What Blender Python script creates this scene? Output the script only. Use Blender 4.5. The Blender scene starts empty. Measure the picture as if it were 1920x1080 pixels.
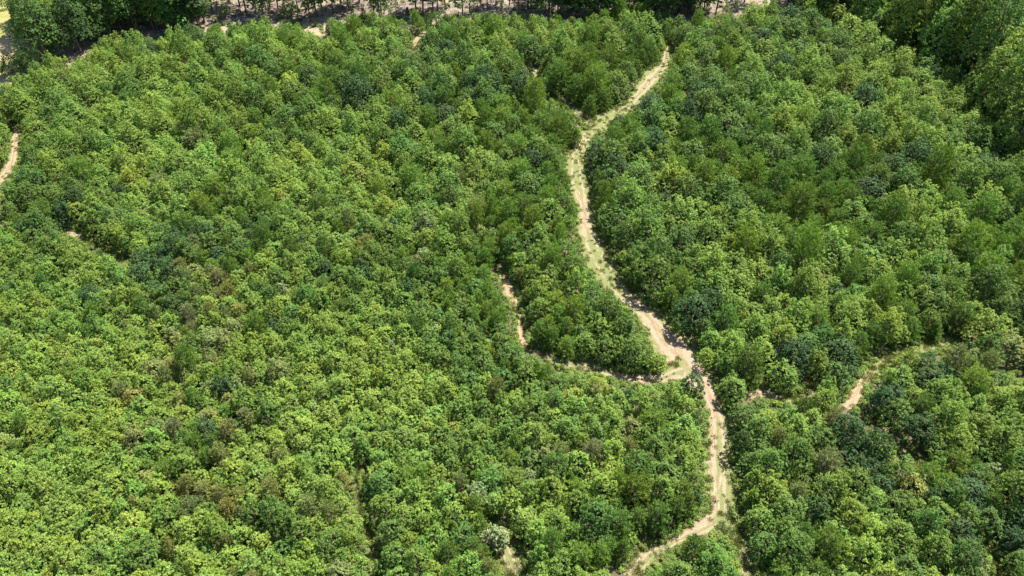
import bpy, math, random
import numpy as np
from mathutils import Vector, Matrix

# ------------------------------------------------------------------ camera, sky, sun, exposure
S = bpy.context.scene
S.view_settings.view_transform = 'Standard'
S.view_settings.look = 'None'
S.view_settings.gamma = 1.0
S.view_settings.exposure = 1.47
S.cycles.max_bounces = 5
S.cycles.diffuse_bounces = 2
S.cycles.glossy_bounces = 1
S.cycles.transmission_bounces = 3
S.cycles.caustics_reflective = False
S.cycles.caustics_refractive = False

CAM_H, PITCH, LENS = 120.0, math.radians(42.0), 27.7
cam_d = bpy.data.cameras.new("camera")
cam = bpy.data.objects.new("camera", cam_d)
S.collection.objects.link(cam)
cam.location = (0, 0, CAM_H)
cam.rotation_euler = (math.pi / 2 - PITCH, 0, 0)
cam_d.lens = LENS
cam_d.sensor_width = 36
cam_d.clip_start = 1
cam_d.clip_end = 6000
S.camera = cam

SUN_EL, SUN_AZ = math.radians(60), math.radians(45)      # azimuth clockwise from +Y (the way the camera looks)
sv = Vector((math.sin(SUN_AZ) * math.cos(SUN_EL), math.cos(SUN_AZ) * math.cos(SUN_EL), math.sin(SUN_EL)))
sun_d = bpy.data.lights.new("sun", 'SUN')
sun_d.energy = 5.0
sun_d.angle = math.radians(0.5)
sun_d.color = (1.0, 0.955, 0.88)
sun = bpy.data.objects.new("sun", sun_d)
S.collection.objects.link(sun)
sun.rotation_euler = sv.to_track_quat('Z', 'Y').to_euler()
sun.location = sv * 400

W = bpy.data.worlds.new("World")
S.world = W
W.use_nodes = True
nt = W.node_tree
nt.nodes.clear()
sky = nt.nodes.new('ShaderNodeTexSky')
sky.sky_type = 'NISHITA'
sky.sun_disc = False
sky.sun_elevation = SUN_EL
sky.sun_rotation = SUN_AZ
bg = nt.nodes.new('ShaderNodeBackground')
bg.inputs[1].default_value = 0.082
wo = nt.nodes.new('ShaderNodeOutputWorld')
nt.links.new(sky.outputs[0], bg.inputs[0])
nt.links.new(bg.outputs[0], wo.inputs[0])

COL = S.collection
rng = np.random.default_rng(7)
random.seed(7)

# ------------------------------------------------------------------ survey helpers: photo pixel <-> ground metres
F = LENS / 36 * 1920
cp, sp = math.cos(PITCH), math.sin(PITCH)

def at(px, py, z=0.0):
    px = np.asarray(px, float); py = np.asarray(py, float)
    a = (px - 960) / F; b = (540 - py) / F
    dy = cp + b * sp; dz = -sp + b * cp
    t = (z - CAM_H) / dz
    return a * t, dy * t

def proj(x, y, z):
    dz = z - CAM_H
    d = y * cp - dz * sp
    u = y * sp + dz * cp
    return 960 + F * x / d, 540 - F * u / d, d

# ------------------------------------------------------------------ materials
def new_mat(name):
    m = bpy.data.materials.new(name)
    m.use_nodes = True
    n = m.node_tree
    n.nodes.clear()
    out = n.nodes.new('ShaderNodeOutputMaterial')
    return m, n, out

def nd(n, t, **kw):
    x = n.nodes.new(t)
    for k, v in kw.items():
        setattr(x, k, v)
    return x

def mixc(n, fac, a, b, blend='MIX'):
    x = nd(n, 'ShaderNodeMix', data_type='RGBA', blend_type=blend)
    for s, v in ((0, fac), (6, a), (7, b)):
        if isinstance(v, (int, float)):
            x.inputs[s].default_value = v
        elif isinstance(v, tuple):
            x.inputs[s].default_value = (*v, 1)
        else:
            n.links.new(v, x.inputs[s])
    return x.outputs[2]

def math_n(n, op, a, b=0.0, c=None):
    x = nd(n, 'ShaderNodeMath', operation=op)
    for i, v in enumerate((a, b, c)):
        if v is None: continue
        if isinstance(v, (int, float)): x.inputs[i].default_value = v
        else: n.links.new(v, x.inputs[i])
    return x.outputs[0]

def noise(n, scale, detail=4, rough=0.6, vec=None):
    x = nd(n, 'ShaderNodeTexNoise')
    x.inputs['Scale'].default_value = scale
    x.inputs['Detail'].default_value = detail
    x.inputs['Roughness'].default_value = rough
    if vec is not None: n.links.new(vec, x.inputs['Vector'])
    return x.outputs[0]

def ramp(n, v, stops):
    x = nd(n, 'ShaderNodeValToRGB')
    e = x.color_ramp.elements
    while len(e) < len(stops): e.new(0.5)
    for i, (p, c) in enumerate(stops):
        e[i].position = p
        e[i].color = (*c, 1) if isinstance(c, tuple) else (c, c, c, 1)
    n.links.new(v, x.inputs[0])
    return x.outputs[0]

def leaf_mat(name, rough=0.45, spec=0.4, trans=0.3, amp=0.35, fixed=None):
    """leaf colour = the tree's own tint, varied leaf by leaf ('vary') and branch by branch ('hue')"""
    m, n, out = new_mat(name)
    if fixed is None:
        ta = nd(n, 'ShaderNodeAttribute', attribute_type='INSTANCER', attribute_name='tint')
        base = ta.outputs['Color']
    else:
        c = nd(n, 'ShaderNodeRGB'); c.outputs[0].default_value = (*fixed, 1); base = c.outputs[0]
    va = nd(n, 'ShaderNodeAttribute', attribute_type='GEOMETRY', attribute_name='vary')
    hu = nd(n, 'ShaderNodeAttribute', attribute_type='GEOMETRY', attribute_name='hue')
    k = math_n(n, 'MULTIPLY_ADD', va.outputs['Fac'], 2 * amp, 1 - amp)
    vm = nd(n, 'ShaderNodeVectorMath', operation='SCALE')
    n.links.new(base, vm.inputs[0]); n.links.new(k, vm.inputs[3])
    yel = mixc(n, 1.0, vm.outputs[0], (1.18, 1.10, 0.85), 'MULTIPLY')
    c = mixc(n, hu.outputs['Fac'], vm.outputs[0], yel)
    p = nd(n, 'ShaderNodeBsdfPrincipled')
    n.links.new(c, p.inputs['Base Color'])
    p.inputs['Roughness'].default_value = rough
    p.inputs['Specular IOR Level'].default_value = spec
    t = nd(n, 'ShaderNodeBsdfTranslucent')
    tc = mixc(n, 1.0, c, (1.15, 1.3, 0.5), 'MULTIPLY')
    n.links.new(tc, t.inputs['Color'])
    mx = nd(n, 'ShaderNodeMixShader'); mx.inputs[0].default_value = trans
    n.links.new(p.outputs[0], mx.inputs[1]); n.links.new(t.outputs[0], mx.inputs[2])
    n.links.new(mx.outputs[0], out.inputs[0])
    return m

def plain_mat(name, c1, c2, scale, rough=0.9, coord='Object'):
    m, n, out = new_mat(name)
    tc = nd(n, 'ShaderNodeTexCoord')
    nz = noise(n, scale, 5, 0.65, tc.outputs[coord])
    c = mixc(n, ramp(n, nz, [(0.35, 0.0), (0.65, 1.0)]), c1, c2)
    p = nd(n, 'ShaderNodeBsdfPrincipled')
    n.links.new(c, p.inputs['Base Color'])
    p.inputs['Roughness'].default_value = rough
    p.inputs['Specular IOR Level'].default_value = 0.2
    n.links.new(p.outputs[0], out.inputs[0])
    return m

M_LEAF = leaf_mat('broad_leaves', 0.55, 0.25, 0.30)
M_NEEDLE = leaf_mat('pine_needles', 0.65, 0.2, 0.28, 0.25)
M_BLOSSOM = leaf_mat('cream_blossom', 0.8, 0.2, 0.2, 0.15, fixed=(0.40, 0.45, 0.22))
M_BARK = plain_mat('bark', (0.09, 0.065, 0.05), (0.20, 0.16, 0.13), 3.0)
M_PALEBARK = plain_mat('pale_bark', (0.30, 0.27, 0.23), (0.5, 0.46, 0.41), 3.0)
M_GRASS = leaf_mat('grass_blades', 0.7, 0.2, 0.25, 0.3)

def ground_colour(n, geo):
    """forest floor: leaf litter, reddish clay and moss"""
    a = noise(n, 0.9, 6, 0.7, geo)
    b = noise(n, 0.11, 4, 0.6, geo)
    c1 = mixc(n, ramp(n, a, [(0.35, 0.0), (0.62, 1.0)]), (0.075, 0.06, 0.035), (0.16, 0.125, 0.075))
    return mixc(n, ramp(n, b, [(0.42, 0.0), (0.58, 0.8)]), c1, (0.07, 0.085, 0.03))

def soil_bump(n, p, geo, scale=1.5, dist=0.25, strength=0.8):
    bp = nd(n, 'ShaderNodeBump')
    bp.inputs['Strength'].default_value = strength
    bp.inputs['Distance'].default_value = dist
    n.links.new(noise(n, scale, 6, 0.7, geo), bp.inputs['Height'])
    n.links.new(bp.outputs[0], p.inputs['Normal'])

def mat_ground():
    m, n, out = new_mat('forest_floor')
    g = nd(n, 'ShaderNodeNewGeometry').outputs['Position']
    p = nd(n, 'ShaderNodeBsdfPrincipled'); p.inputs['Roughness'].default_value = 0.95
    p.inputs['Specular IOR Level'].default_value = 0.1
    n.links.new(ground_colour(n, g), p.inputs['Base Color'])
    soil_bump(n, p, g)
    n.links.new(p.outputs[0], out.inputs[0])
    return m

def mat_trail():
    m, n, out = new_mat('trail_dirt')
    g = nd(n, 'ShaderNodeNewGeometry').outputs['Position']
    au = nd(n, 'ShaderNodeAttribute', attribute_type='GEOMETRY', attribute_name='across').outputs['Fac']
    gr = nd(n, 'ShaderNodeAttribute', attribute_type='GEOMETRY', attribute_name='grassy').outputs['Fac']
    red = nd(n, 'ShaderNodeAttribute', attribute_type='GEOMETRY', attribute_name='redness').outputs['Fac']
    nz = noise(n, 0.55, 6, 0.7, g)
    nf = noise(n, 3.0, 5, 0.75, g)
    nm = noise(n, 0.22, 4, 0.6, g)
    au2 = math_n(n, 'ADD', au, math_n(n, 'MULTIPLY_ADD', nz, 0.5, -0.25))
    ab = math_n(n, 'ABSOLUTE', au2)
    dirt = mixc(n, ramp(n, nz, [(0.36, 0.0), (0.62, 1.0)]), (0.165, 0.125, 0.077), (0.25, 0.20, 0.132))
    dirt = mixc(n, ramp(n, nf, [(0.42, 0.5), (0.6, 0.0)]), dirt, (0.20, 0.14, 0.085))
    dirt = mixc(n, math_n(n, 'MULTIPLY', red, ramp(n, nm, [(0.4, 0.35), (0.6, 1.0)])), dirt, (0.36, 0.185, 0.105))
    al = nd(n, 'ShaderNodeAttribute', attribute_type='GEOMETRY', attribute_name='along').outputs['Fac']
    cv_ = nd(n, 'ShaderNodeCombineXYZ'); n.links.new(math_n(n, 'MULTIPLY', au, 7.0), cv_.inputs[0]); n.links.new(math_n(n, 'MULTIPLY', al, 0.22), cv_.inputs[1])
    streak = noise(n, 1.0, 3, 0.7, cv_.outputs[0])
    dirt = mixc(n, ramp(n, streak, [(0.56, 0.0), (0.66, 0.6)]), dirt, (0.40, 0.34, 0.26))
    dirt = mixc(n, ramp(n, streak, [(0.34, 0.6), (0.44, 0.0)]), dirt, (0.15, 0.11, 0.065))
    # wheel ruts at |u| = 0.27, worn paler
    rut = math_n(n, 'ABSOLUTE', math_n(n, 'SUBTRACT', ab, 0.27))
    rutm = ramp(n, rut, [(0.04, 1.0), (0.17, 0.0)])
    pale = mixc(n, ramp(n, nf, [(0.4, 0.0), (0.65, 1.0)]), (0.225, 0.172, 0.112), (0.36, 0.295, 0.21))
    dirt = mixc(n, math_n(n, 'MULTIPLY', rutm, 0.75), dirt, pale)
    grass = mixc(n, ramp(n, nf, [(0.35, 0.0), (0.65, 1.0)]), (0.09, 0.125, 0.036), (0.18, 0.185, 0.075))
    gm = math_n(n, 'ADD', math_n(n, 'ADD', math_n(n, 'ADD', gr, 0.34), math_n(n, 'MULTIPLY', rutm, -0.38)),
                math_n(n, 'ADD', math_n(n, 'MULTIPLY_ADD', nz, 1.5, -0.75), math_n(n, 'ADD', math_n(n, 'MULTIPLY_ADD', nf, 0.9, -0.45), math_n(n, 'MULTIPLY_ADD', streak, -1.6, 0.8))))
    gm = math_n(n, 'ADD', gm, math_n(n, 'MULTIPLY', math_n(n, 'MAXIMUM', math_n(n, 'SUBTRACT', ab, 0.42), 0.0), 1.9))
    c = mixc(n, ramp(n, gm, [(0.38, 0.0), (0.62, 0.92)]), dirt, grass)
    edge = ramp(n, ab, [(0.78, 0.0), (1.0, 1.0)])
    c = mixc(n, edge, c, ground_colour(n, g))
    p = nd(n, 'ShaderNodeBsdfPrincipled'); p.inputs['Roughness'].default_value = 0.95
    p.inputs['Specular IOR Level'].default_value = 0.1
    n.links.new(c, p.inputs['Base Color'])
    soil_bump(n, p, g, 2.0, 0.15, 0.7)
    n.links.new(p.outputs[0], out.inputs[0])
    return m

def mat_clearing():
    m, n, out = new_mat('clearing_soil')
    g = nd(n, 'ShaderNodeNewGeometry').outputs['Position']
    a = noise(n, 0.35, 7, 0.72, g); b = noise(n, 0.05, 4, 0.6, g); f = noise(n, 1.6, 6, 0.8, g)
    c = mixc(n, ramp(n, a, [(0.36, 0.0), (0.6, 1.0)]), (0.17, 0.13, 0.10), (0.27, 0.21, 0.17))
    c = mixc(n, ramp(n, f, [(0.38, 0.8), (0.52, 0.0)]), c, (0.19, 0.14, 0.11))
    c = mixc(n, ramp(n, b, [(0.5, 0.0), (0.62, 0.55)]), c, (0.30, 0.28, 0.13))
    p = nd(n, 'ShaderNodeBsdfPrincipled'); p.inputs['Roughness'].default_value = 0.95
    p.inputs['Specular IOR Level'].default_value = 0.1
    n.links.new(c, p.inputs['Base Color'])
    soil_bump(n, p, g, 1.2, 0.4, 1.0)
    n.links.new(p.outputs[0], out.inputs[0])
    return m

def mat_meadow():
    m, n, out = new_mat('meadow_grass')
    g = nd(n, 'ShaderNodeNewGeometry').outputs['Position']
    a = noise(n, 0.25, 7, 0.7, g); b = noise(n, 0.06, 4, 0.6, g)
    c = mixc(n, ramp(n, a, [(0.35, 0.0), (0.65, 1.0)]), (0.17, 0.18, 0.05), (0.25, 0.235, 0.08))
    c = mixc(n, ramp(n, b, [(0.48, 0.0), (0.6, 0.9)]), c, (0.33, 0.25, 0.16))
    p = nd(n, 'ShaderNodeBsdfPrincipled'); p.inputs['Roughness'].default_value = 0.95
    p.inputs['Specular IOR Level'].default_value = 0.1
    n.links.new(c, p.inputs['Base Color'])
    soil_bump(n, p, g, 1.5, 0.2, 0.7)
    n.links.new(p.outputs[0], out.inputs[0])
    return m

# ------------------------------------------------------------------ mesh helpers
def mesh_from(name, V, faces4, mats, attrs=None, midx=None, smooth=False):
    """V (n,3); faces4 = list of arrays of equal-size polygons"""
    me = bpy.data.meshes.new(name)
    V = np.asarray(V, np.float32)
    me.vertices.add(len(V)); me.vertices.foreach_set('co', V.ravel())
    loops, starts, tot = [], [], 0
    for f in faces4:
        f = np.asarray(f, np.int32)
        if len(f) == 0: continue
        loops.append(f.ravel()); k = f.shape[1]
        starts.append(tot + np.arange(len(f)) * k); tot += f.size
    loops = np.concatenate(loops); starts = np.concatenate(starts)
    me.loops.add(len(loops)); me.loops.foreach_set('vertex_index', loops)
    me.polygons.add(len(starts)); me.polygons.foreach_set('loop_start', starts.astype(np.int32))
    for m in mats: me.materials.append(m)
    if midx is not None: me.polygons.foreach_set('material_index', np.asarray(midx, np.int32))
    for k, v in (attrs or {}).items():
        a = me.attributes.new(k, 'FLOAT', 'POINT'); a.data.foreach_set('value', np.asarray(v, np.float32))
    me.update(calc_edges=True)
    me.polygons.foreach_set('use_smooth', [smooth] * len(me.polygons))
    return me

def norm(a):
    return a / np.maximum(np.linalg.norm(a, axis=-1, keepdims=True), 1e-6)

def quads(C, N, length, width, r):
    """leaf quads: centre C, facing N, a bent kite shape"""
    n = len(C)
    t = norm(np.cross(N, r.normal(size=(n, 3)))); b = np.cross(N, t)
    L = (length * r.uniform(0.7, 1.3, n))[:, None] / 2; Wd = (width * r.uniform(0.7, 1.3, n))[:, None] / 2
    V = np.stack([C - t * L, C + b * Wd + N * L * 0.15, C + t * L, C - b * Wd + N * L * 0.15], 1).reshape(-1, 3)
    return V, np.arange(4 * n).reshape(n, 4)

def tubes(segs, sides=6):
    """segs: list of (p0, p1, r0, r1)"""
    Vs, Fs, o = [], [], 0
    ang = np.arange(sides) * 2 * math.pi / sides
    for p0, p1, r0, r1 in segs:
        p0 = np.array(p0, float); p1 = np.array(p1, float)
        d = norm(p1 - p0); a = norm(np.cross(d, [0.3, 0.2, 0.9] if abs(d[2]) < 0.9 else [1, 0.1, 0])); b = np.cross(d, a)
        ring = np.cos(ang)[:, None] * a + np.sin(ang)[:, None] * b
        Vs += [p0 + ring * r0, p1 + ring * r1]
        i = np.arange(sides); j = (i + 1) % sides
        Fs.append(np.stack([o + i, o + j, o + sides + j, o + sides + i], 1)); o += 2 * sides
    return np.concatenate(Vs), np.concatenate(Fs)

# ------------------------------------------------------------------ tree prototypes
def broad_crown(seed, R, z0, H, clump=0.3, leaf=0.26, per=13, cone=0.5, lobes=9, dens=1.0, inner=0.25, bloom=0.0):
    r = np.random.default_rng(seed)
    # boughs: ellipsoidal lobes arranged round the stem, taller ones in the middle
    L = []
    for i in range(lobes):
        t = (i + 0.5) / lobes
        zz = z0 + (H - z0) * (0.16 + 0.68 * t + r.uniform(-.05, .05))
        prof = (1 - t) ** (0.45 + cone) if cone > 0 else math.sqrt(max(0.05, 1 - (t * 1.0) ** 2))
        rad = R * 0.66 * prof * r.uniform(0.7, 1.3)
        a = i * 2.4 + r.uniform(-0.5, 0.5)
        s = R * (0.26 + 0.22 * prof) * r.uniform(0.75, 1.25)
        L.append((rad * math.cos(a), rad * math.sin(a), zz, s, s * r.uniform(0.75, 1.15)))
    L.append((r.uniform(-.2, .2) * R, r.uniform(-.2, .2) * R, z0 + (H - z0) * 0.88, R * 0.21, (H - z0) * 0.17))
    for i in range(int(lobes * .8)):          # shoots that stand out of the outline
        a, t = r.uniform(0, 6.28), r.uniform(.1, .8); q = R * (1 - t) ** .5
        L.append((q * math.cos(a) * .95, q * math.sin(a) * .95, z0 + (H - z0) * (t + .15), R * r.uniform(.09, .17), R * r.uniform(.2, .36)))
    L.append((0, 0, z0 + (H - z0) * 0.42, R * 0.6, (H - z0) * 0.36))
    L = np.array(L)
    C, O, hue = [], [], []
    for k, (x, y, z, s, sz) in enumerate(L):
        area = 4 * math.pi * s * (s + sz) / 2
        n = int(area / (clump * clump * 3.0) * dens)
        d = norm(r.normal(size=(n, 3)))
        d = d[d[:, 2] > -0.55]
        rr = r.uniform(0.82, 1.12, len(d))[:, None]
        P = np.array([x, y, z]) + d * np.array([s, s, sz]) * rr
        keep = np.ones(len(P), bool)
        for j, (x2, y2, z2, s2, sz2) in enumerate(L):
            if j != k:
                q = ((P - [x2, y2, z2]) / [s2, s2, sz2]); keep &= (q * q).sum(1) > 0.62
        C.append(P[keep]); O.append(d[keep]); hue.append(np.full(keep.sum(), r.uniform(0, 1) ** 1.5))
    C = np.concatenate(C); O = np.concatenate(O); hue = np.concatenate(hue)
    nc = len(C)
    csz = clump * r.uniform(0.6, 1.35, nc)
    cv = r.normal(0.5, 0.21, nc)
    idx = np.repeat(np.arange(nc), per)
    off = norm(r.normal(size=(len(idx), 3))) * (r.uniform(0, 1, len(idx)) ** 0.45)[:, None]
    off[:, 2] *= 0.75
    P = C[idx] + off * csz[idx][:, None] * 0.85
    N = norm(O[idx] * 0.45 + off * 0.7 + np.array([0, 0, 0.55]) + r.normal(size=(len(idx), 3)) * 0.38)
    V, Fq = quads(P, N, leaf, leaf * 0.8, r)
    vary = np.clip(cv[idx] + r.normal(0, 0.13, len(idx)), 0, 1)
    hu = np.clip(hue[idx] * 0.7 + r.normal(0.1, 0.15, len(idx)), 0, 1)
    res = (V, Fq, np.repeat(vary, 4), np.repeat(hu, 4))
    if bloom:
        top = np.where((O[:, 2] > 0.05) & (r.uniform(0, 1, nc) < bloom))[0]
        idb = np.repeat(top, 9)
        ob = norm(r.normal(size=(len(idb), 3)) + np.array([0, 0, 0.7]))
        Pb = C[idb] + ob * csz[idb][:, None] * 1.0 + O[idb] * 0.1
        Vb, Fb = quads(Pb, norm(ob + r.normal(size=ob.shape) * 0.3), leaf * 0.75, leaf * 0.6, r)
        return res, (Vb, Fb, np.repeat(r.uniform(0, 1, len(idb)), 4), np.zeros(len(idb) * 4))
    return res

def pine_crown(seed, R, z0, H, whorls=11, nb=7, needle=0.34, per=13, tuft_step=0.34, shape=0.75, droop=0.25):
    r = np.random.default_rng(seed)
    T, D, hue, segs = [], [], [], []
    for i in range(whorls):
        t = (i + r.uniform(0, 0.5)) / whorls
        z = z0 + (H - z0) * t
        Lb = R * max(0.12, (1 - t ** 1.4) ** shape)
        a0 = r.uniform(0, 6.28)
        m = nb if t < 0.8 else max(4, nb - 2)
        for j in range(m):
            a = a0 + j * 2 * math.pi / m + r.uniform(-0.25, 0.25)
            l = Lb * r.uniform(0.7, 1.15)
            up = 0.15 + 0.75 * t + r.uniform(-0.1, 0.1)
            d = norm(np.array([math.cos(a), math.sin(a), up * (1 - droop)]))
            tip = np.array([0, 0, z]) + d * l
            segs.append(((0, 0, z), tip, 0.03, 0.008))
            h = r.uniform(0, 1) ** 2
            k = max(2, int(l * 0.8 / tuft_step))
            for q in range(k):
                f = 0.3 + 0.7 * (q + r.uniform(0.2, 0.9)) / k
                side = np.cross(d, [0, 0, 1]) * r.uniform(-0.5, 0.5) * l * 0.38 * (1.2 - f)
                T.append(np.array([0, 0, z]) + d * l * f + side + [0, 0, r.uniform(-0.05, 0.12)])
                D.append(norm(d + side * 0.5 + np.array([0, 0, 0.35]))); hue.append(h)
    T.append(np.array([0, 0, H])); D.append(np.array([0, 0, 1.0])); hue.append(0.4)
    T = np.array(T); D = np.array(D); hue = np.array(hue)
    idx = np.repeat(np.arange(len(T)), per)
    d = norm(D[idx] * 0.75 + r.normal(size=(len(idx), 3)) * 0.55)
    ln = needle * r.uniform(0.7, 1.25, len(idx))[:, None]
    p0 = T[idx] + r.normal(size=(len(idx), 3)) * 0.07
    side = norm(np.cross(d, r.normal(size=d.shape))) * needle * 0.13
    V = np.stack([p0 - side, p0 + side, p0 + d * ln + side * 0.4, p0 + d * ln - side * 0.4], 1).reshape(-1, 3)
    Fq = np.arange(len(V)).reshape(-1, 4)
    cv = r.normal(0.5, 0.16, len(T))
    vary = np.clip(cv[idx] + r.normal(0, 0.12, len(idx)), 0, 1)
    return (V, Fq, np.repeat(vary, 4), np.repeat(np.clip(hue[idx] + r.normal(0, .1, len(idx)), 0, 1), 4)), segs

def trunk_segs(seed, R, z0, H, r0, forks=7, top=0.9):
    r = np.random.default_rng(seed + 500)
    pts = [np.array([0, 0, -0.3])]
    n = 6
    for i in range(1, n + 1):
        z = H * top * i / n
        pts.append(np.array([r.normal(0, 0.02) * H * i / n, r.normal(0, 0.02) * H * i / n, z]))
    segs = []
    rad = lambda z: max(0.02, r0 * (1 - z / (H * 1.02)))
    for a, b in zip(pts[:-1], pts[1:]):
        segs.append((a, b, rad(max(a[2], 0)), rad(b[2])))
    for k in range(forks):
        t = z0 / H + (0.8 - z0 / H) * (k + 0.4) / forks
        z = H * t; j = min(n - 1, int(z / (H * top) * n)); f = z / (H * top) * n - j
        p = pts[j] * (1 - f) + pts[min(n, j + 1)] * f
        a = k * 2.4 + r.uniform(-.4, .4); l = R * (1 - t) * 1.2 + 0.3
        mid = p + np.array([math.cos(a) * l * .5, math.sin(a) * l * .5, l * .3])
        segs.append((p, mid, rad(z) * .55, rad(z) * .35))
        for s in (-0.5, 0.4):
            segs.append((mid, mid + np.array([math.cos(a + s) * l * .45, math.sin(a + s) * l * .45, l * .35]), rad(z) * .35, 0.015))
    return segs

PROTO = bpy.data.collections.new('tree_kit')      # source shapes for the scattered canopies; not linked to the scene

class Kit: pass
KITS = {}
def add_kit(kind, crown, mat, segs, bark=M_BARK, bloom=None, R=1, H=1, sides=6):
    k = Kit(); k.R, k.H = R, H
    V, Fq, va, hu = crown
    k.crown = mesh_from(kind + '_crown', V, [Fq], [mat], {'vary': va, 'hue': hu})
    tv, tf = tubes(segs, sides)
    k.trunk = mesh_from(kind + '_trunk', tv, [tf], [bark], smooth=True)
    k.bloom = None
    parts = [(V, Fq, va, hu, 0)]
    mats = [mat, bark]
    if bloom:
        k.bloom = mesh_from(kind + '_blossom', bloom[0], [bloom[1]], [M_BLOSSOM], {'vary': bloom[2], 'hue': bloom[3]})
        mats.append(M_BLOSSOM)
        parts.append((*bloom, 2))
    parts.append((tv, tf, np.zeros(len(tv)), np.zeros(len(tv)), 1))
    off = 0; Vs, Fs, A, B, MI = [], [], [], [], []
    for v, f, a, b, mi in parts:
        Vs.append(v); Fs.append(f + off); off += len(v); A.append(a); B.append(b); MI += [mi] * len(f)
    me = mesh_from(kind + '_whole', np.concatenate(Vs), [np.concatenate(Fs)], mats, {'vary': np.concatenate(A), 'hue': np.concatenate(B)}, MI)
    KITS.setdefault(kind, []).append(k)
    k.whole = me
    return k

for s, R in enumerate([1.25, 1.35, 1.6, 1.7, 2.0, 2.1, 2.5, 2.6, 3.1, 3.3, 3.8]):      # young broadleaf trees
    H = 2.2 + 1.75 * R
    add_kit('broad', broad_crown(s, R, 0.5, H, 0.26, 0.19, 13, cone=[0.3, 0.7, 0.5, 0.15][s % 4], lobes=int(8 + R * 4), dens=0.72), M_LEAF, trunk_segs(s, R, 1.2, H, 0.06 + .02 * R), R=R, H=H)
for s, R in enumerate([1.9, 2.3, 2.8, 3.2, 3.7]):      # rounder darker broadleaf trees
    H = 2.0 + 1.6 * R
    add_kit('oak', broad_crown(40 + s, R, 0.6, H, 0.29, 0.21, 14, cone=0.1, lobes=int(9 + R * 3), dens=0.75), M_LEAF, trunk_segs(40 + s, R, 1.2, H, 0.08 + .03 * R), R=R, H=H)
for s, R in enumerate([1.5, 1.8, 2.2, 2.4, 2.9, 3.3]):      # young pines
    H = 2.0 + 1.6 * R
    c, sg = pine_crown(80 + s, R, 0.4, H, whorls=int(6 + 2 * R), nb=int(6 + R), shape=[0.5, 0.68, 0.42][s % 3])
    add_kit('pine', c, M_NEEDLE, trunk_segs(80 + s, R, 1.5, H, 0.1, 0) + sg[::2], R=R, H=H, sides=4)
def choose(kind, R):
    d = [(abs(math.log(k.R / R)) + random.random() * 0.22, i) for i, k in enumerate(KITS[kind])]
    return min(d)[1]
for s in range(2):      # flowering trees
    c, b = broad_crown(120 + s, 2.2, 0.8, 5.6, 0.28, 0.24, 11, cone=0.1, lobes=10, bloom=0.42)
    add_kit('bloom', c, M_LEAF, trunk_segs(120 + s, 2.2, 1, 5.6, 0.09), bloom=b, R=2.2, H=5.6)
for s in range(5):      # mature woodland trees
    R, H = rng.uniform(4.2, 5.4), rng.uniform(17, 22)
    add_kit('mature', broad_crown(150 + s, R, 2.2, H, 0.36, 0.26, 12, cone=0.05, lobes=26, dens=0.8), M_LEAF, trunk_segs(150 + s, R, 5, H, 0.32, 10), R=R, H=H)
for s in range(5):      # slender tall edge trees with bare lower stems
    R, H = rng.uniform(2.6, 3.4), rng.uniform(17, 21)
    add_kit('slender', broad_crown(180 + s, R, 0.6 + s % 3, H, 0.4, 0.34, 11, cone=0.1, lobes=20, dens=0.7), M_LEAF, trunk_segs(180 + s, R, 5, H, 0.2, 9), R=R, H=H)
for s in range(4):      # tall pines: bare stem, tufted upper crown
    R, H = rng.uniform(2.4, 3.0), rng.uniform(18, 22)
    c, sg = pine_crown(210 + s, R, 3.0 + s, H, whorls=15, nb=6, needle=0.5, per=14, tuft_step=0.45, shape=0.5)
    add_kit('tallpine', c, M_NEEDLE, trunk_segs(210 + s, R, 6, H, 0.2, 0) + [(a, b, .05, .015) for a, b, _, _ in sg[::2]], R=R, H=H)
for s in range(3):      # low shrubs
    add_kit('shrub', broad_crown(240 + s, 1.1, 0.0, 1.7, 0.22, 0.23, 8, cone=0.0, lobes=6, dens=0.8), M_LEAF, trunk_segs(240 + s, 1.0, 0.2, 1.4, 0.03, 4), R=1.1, H=1.7)

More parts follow.
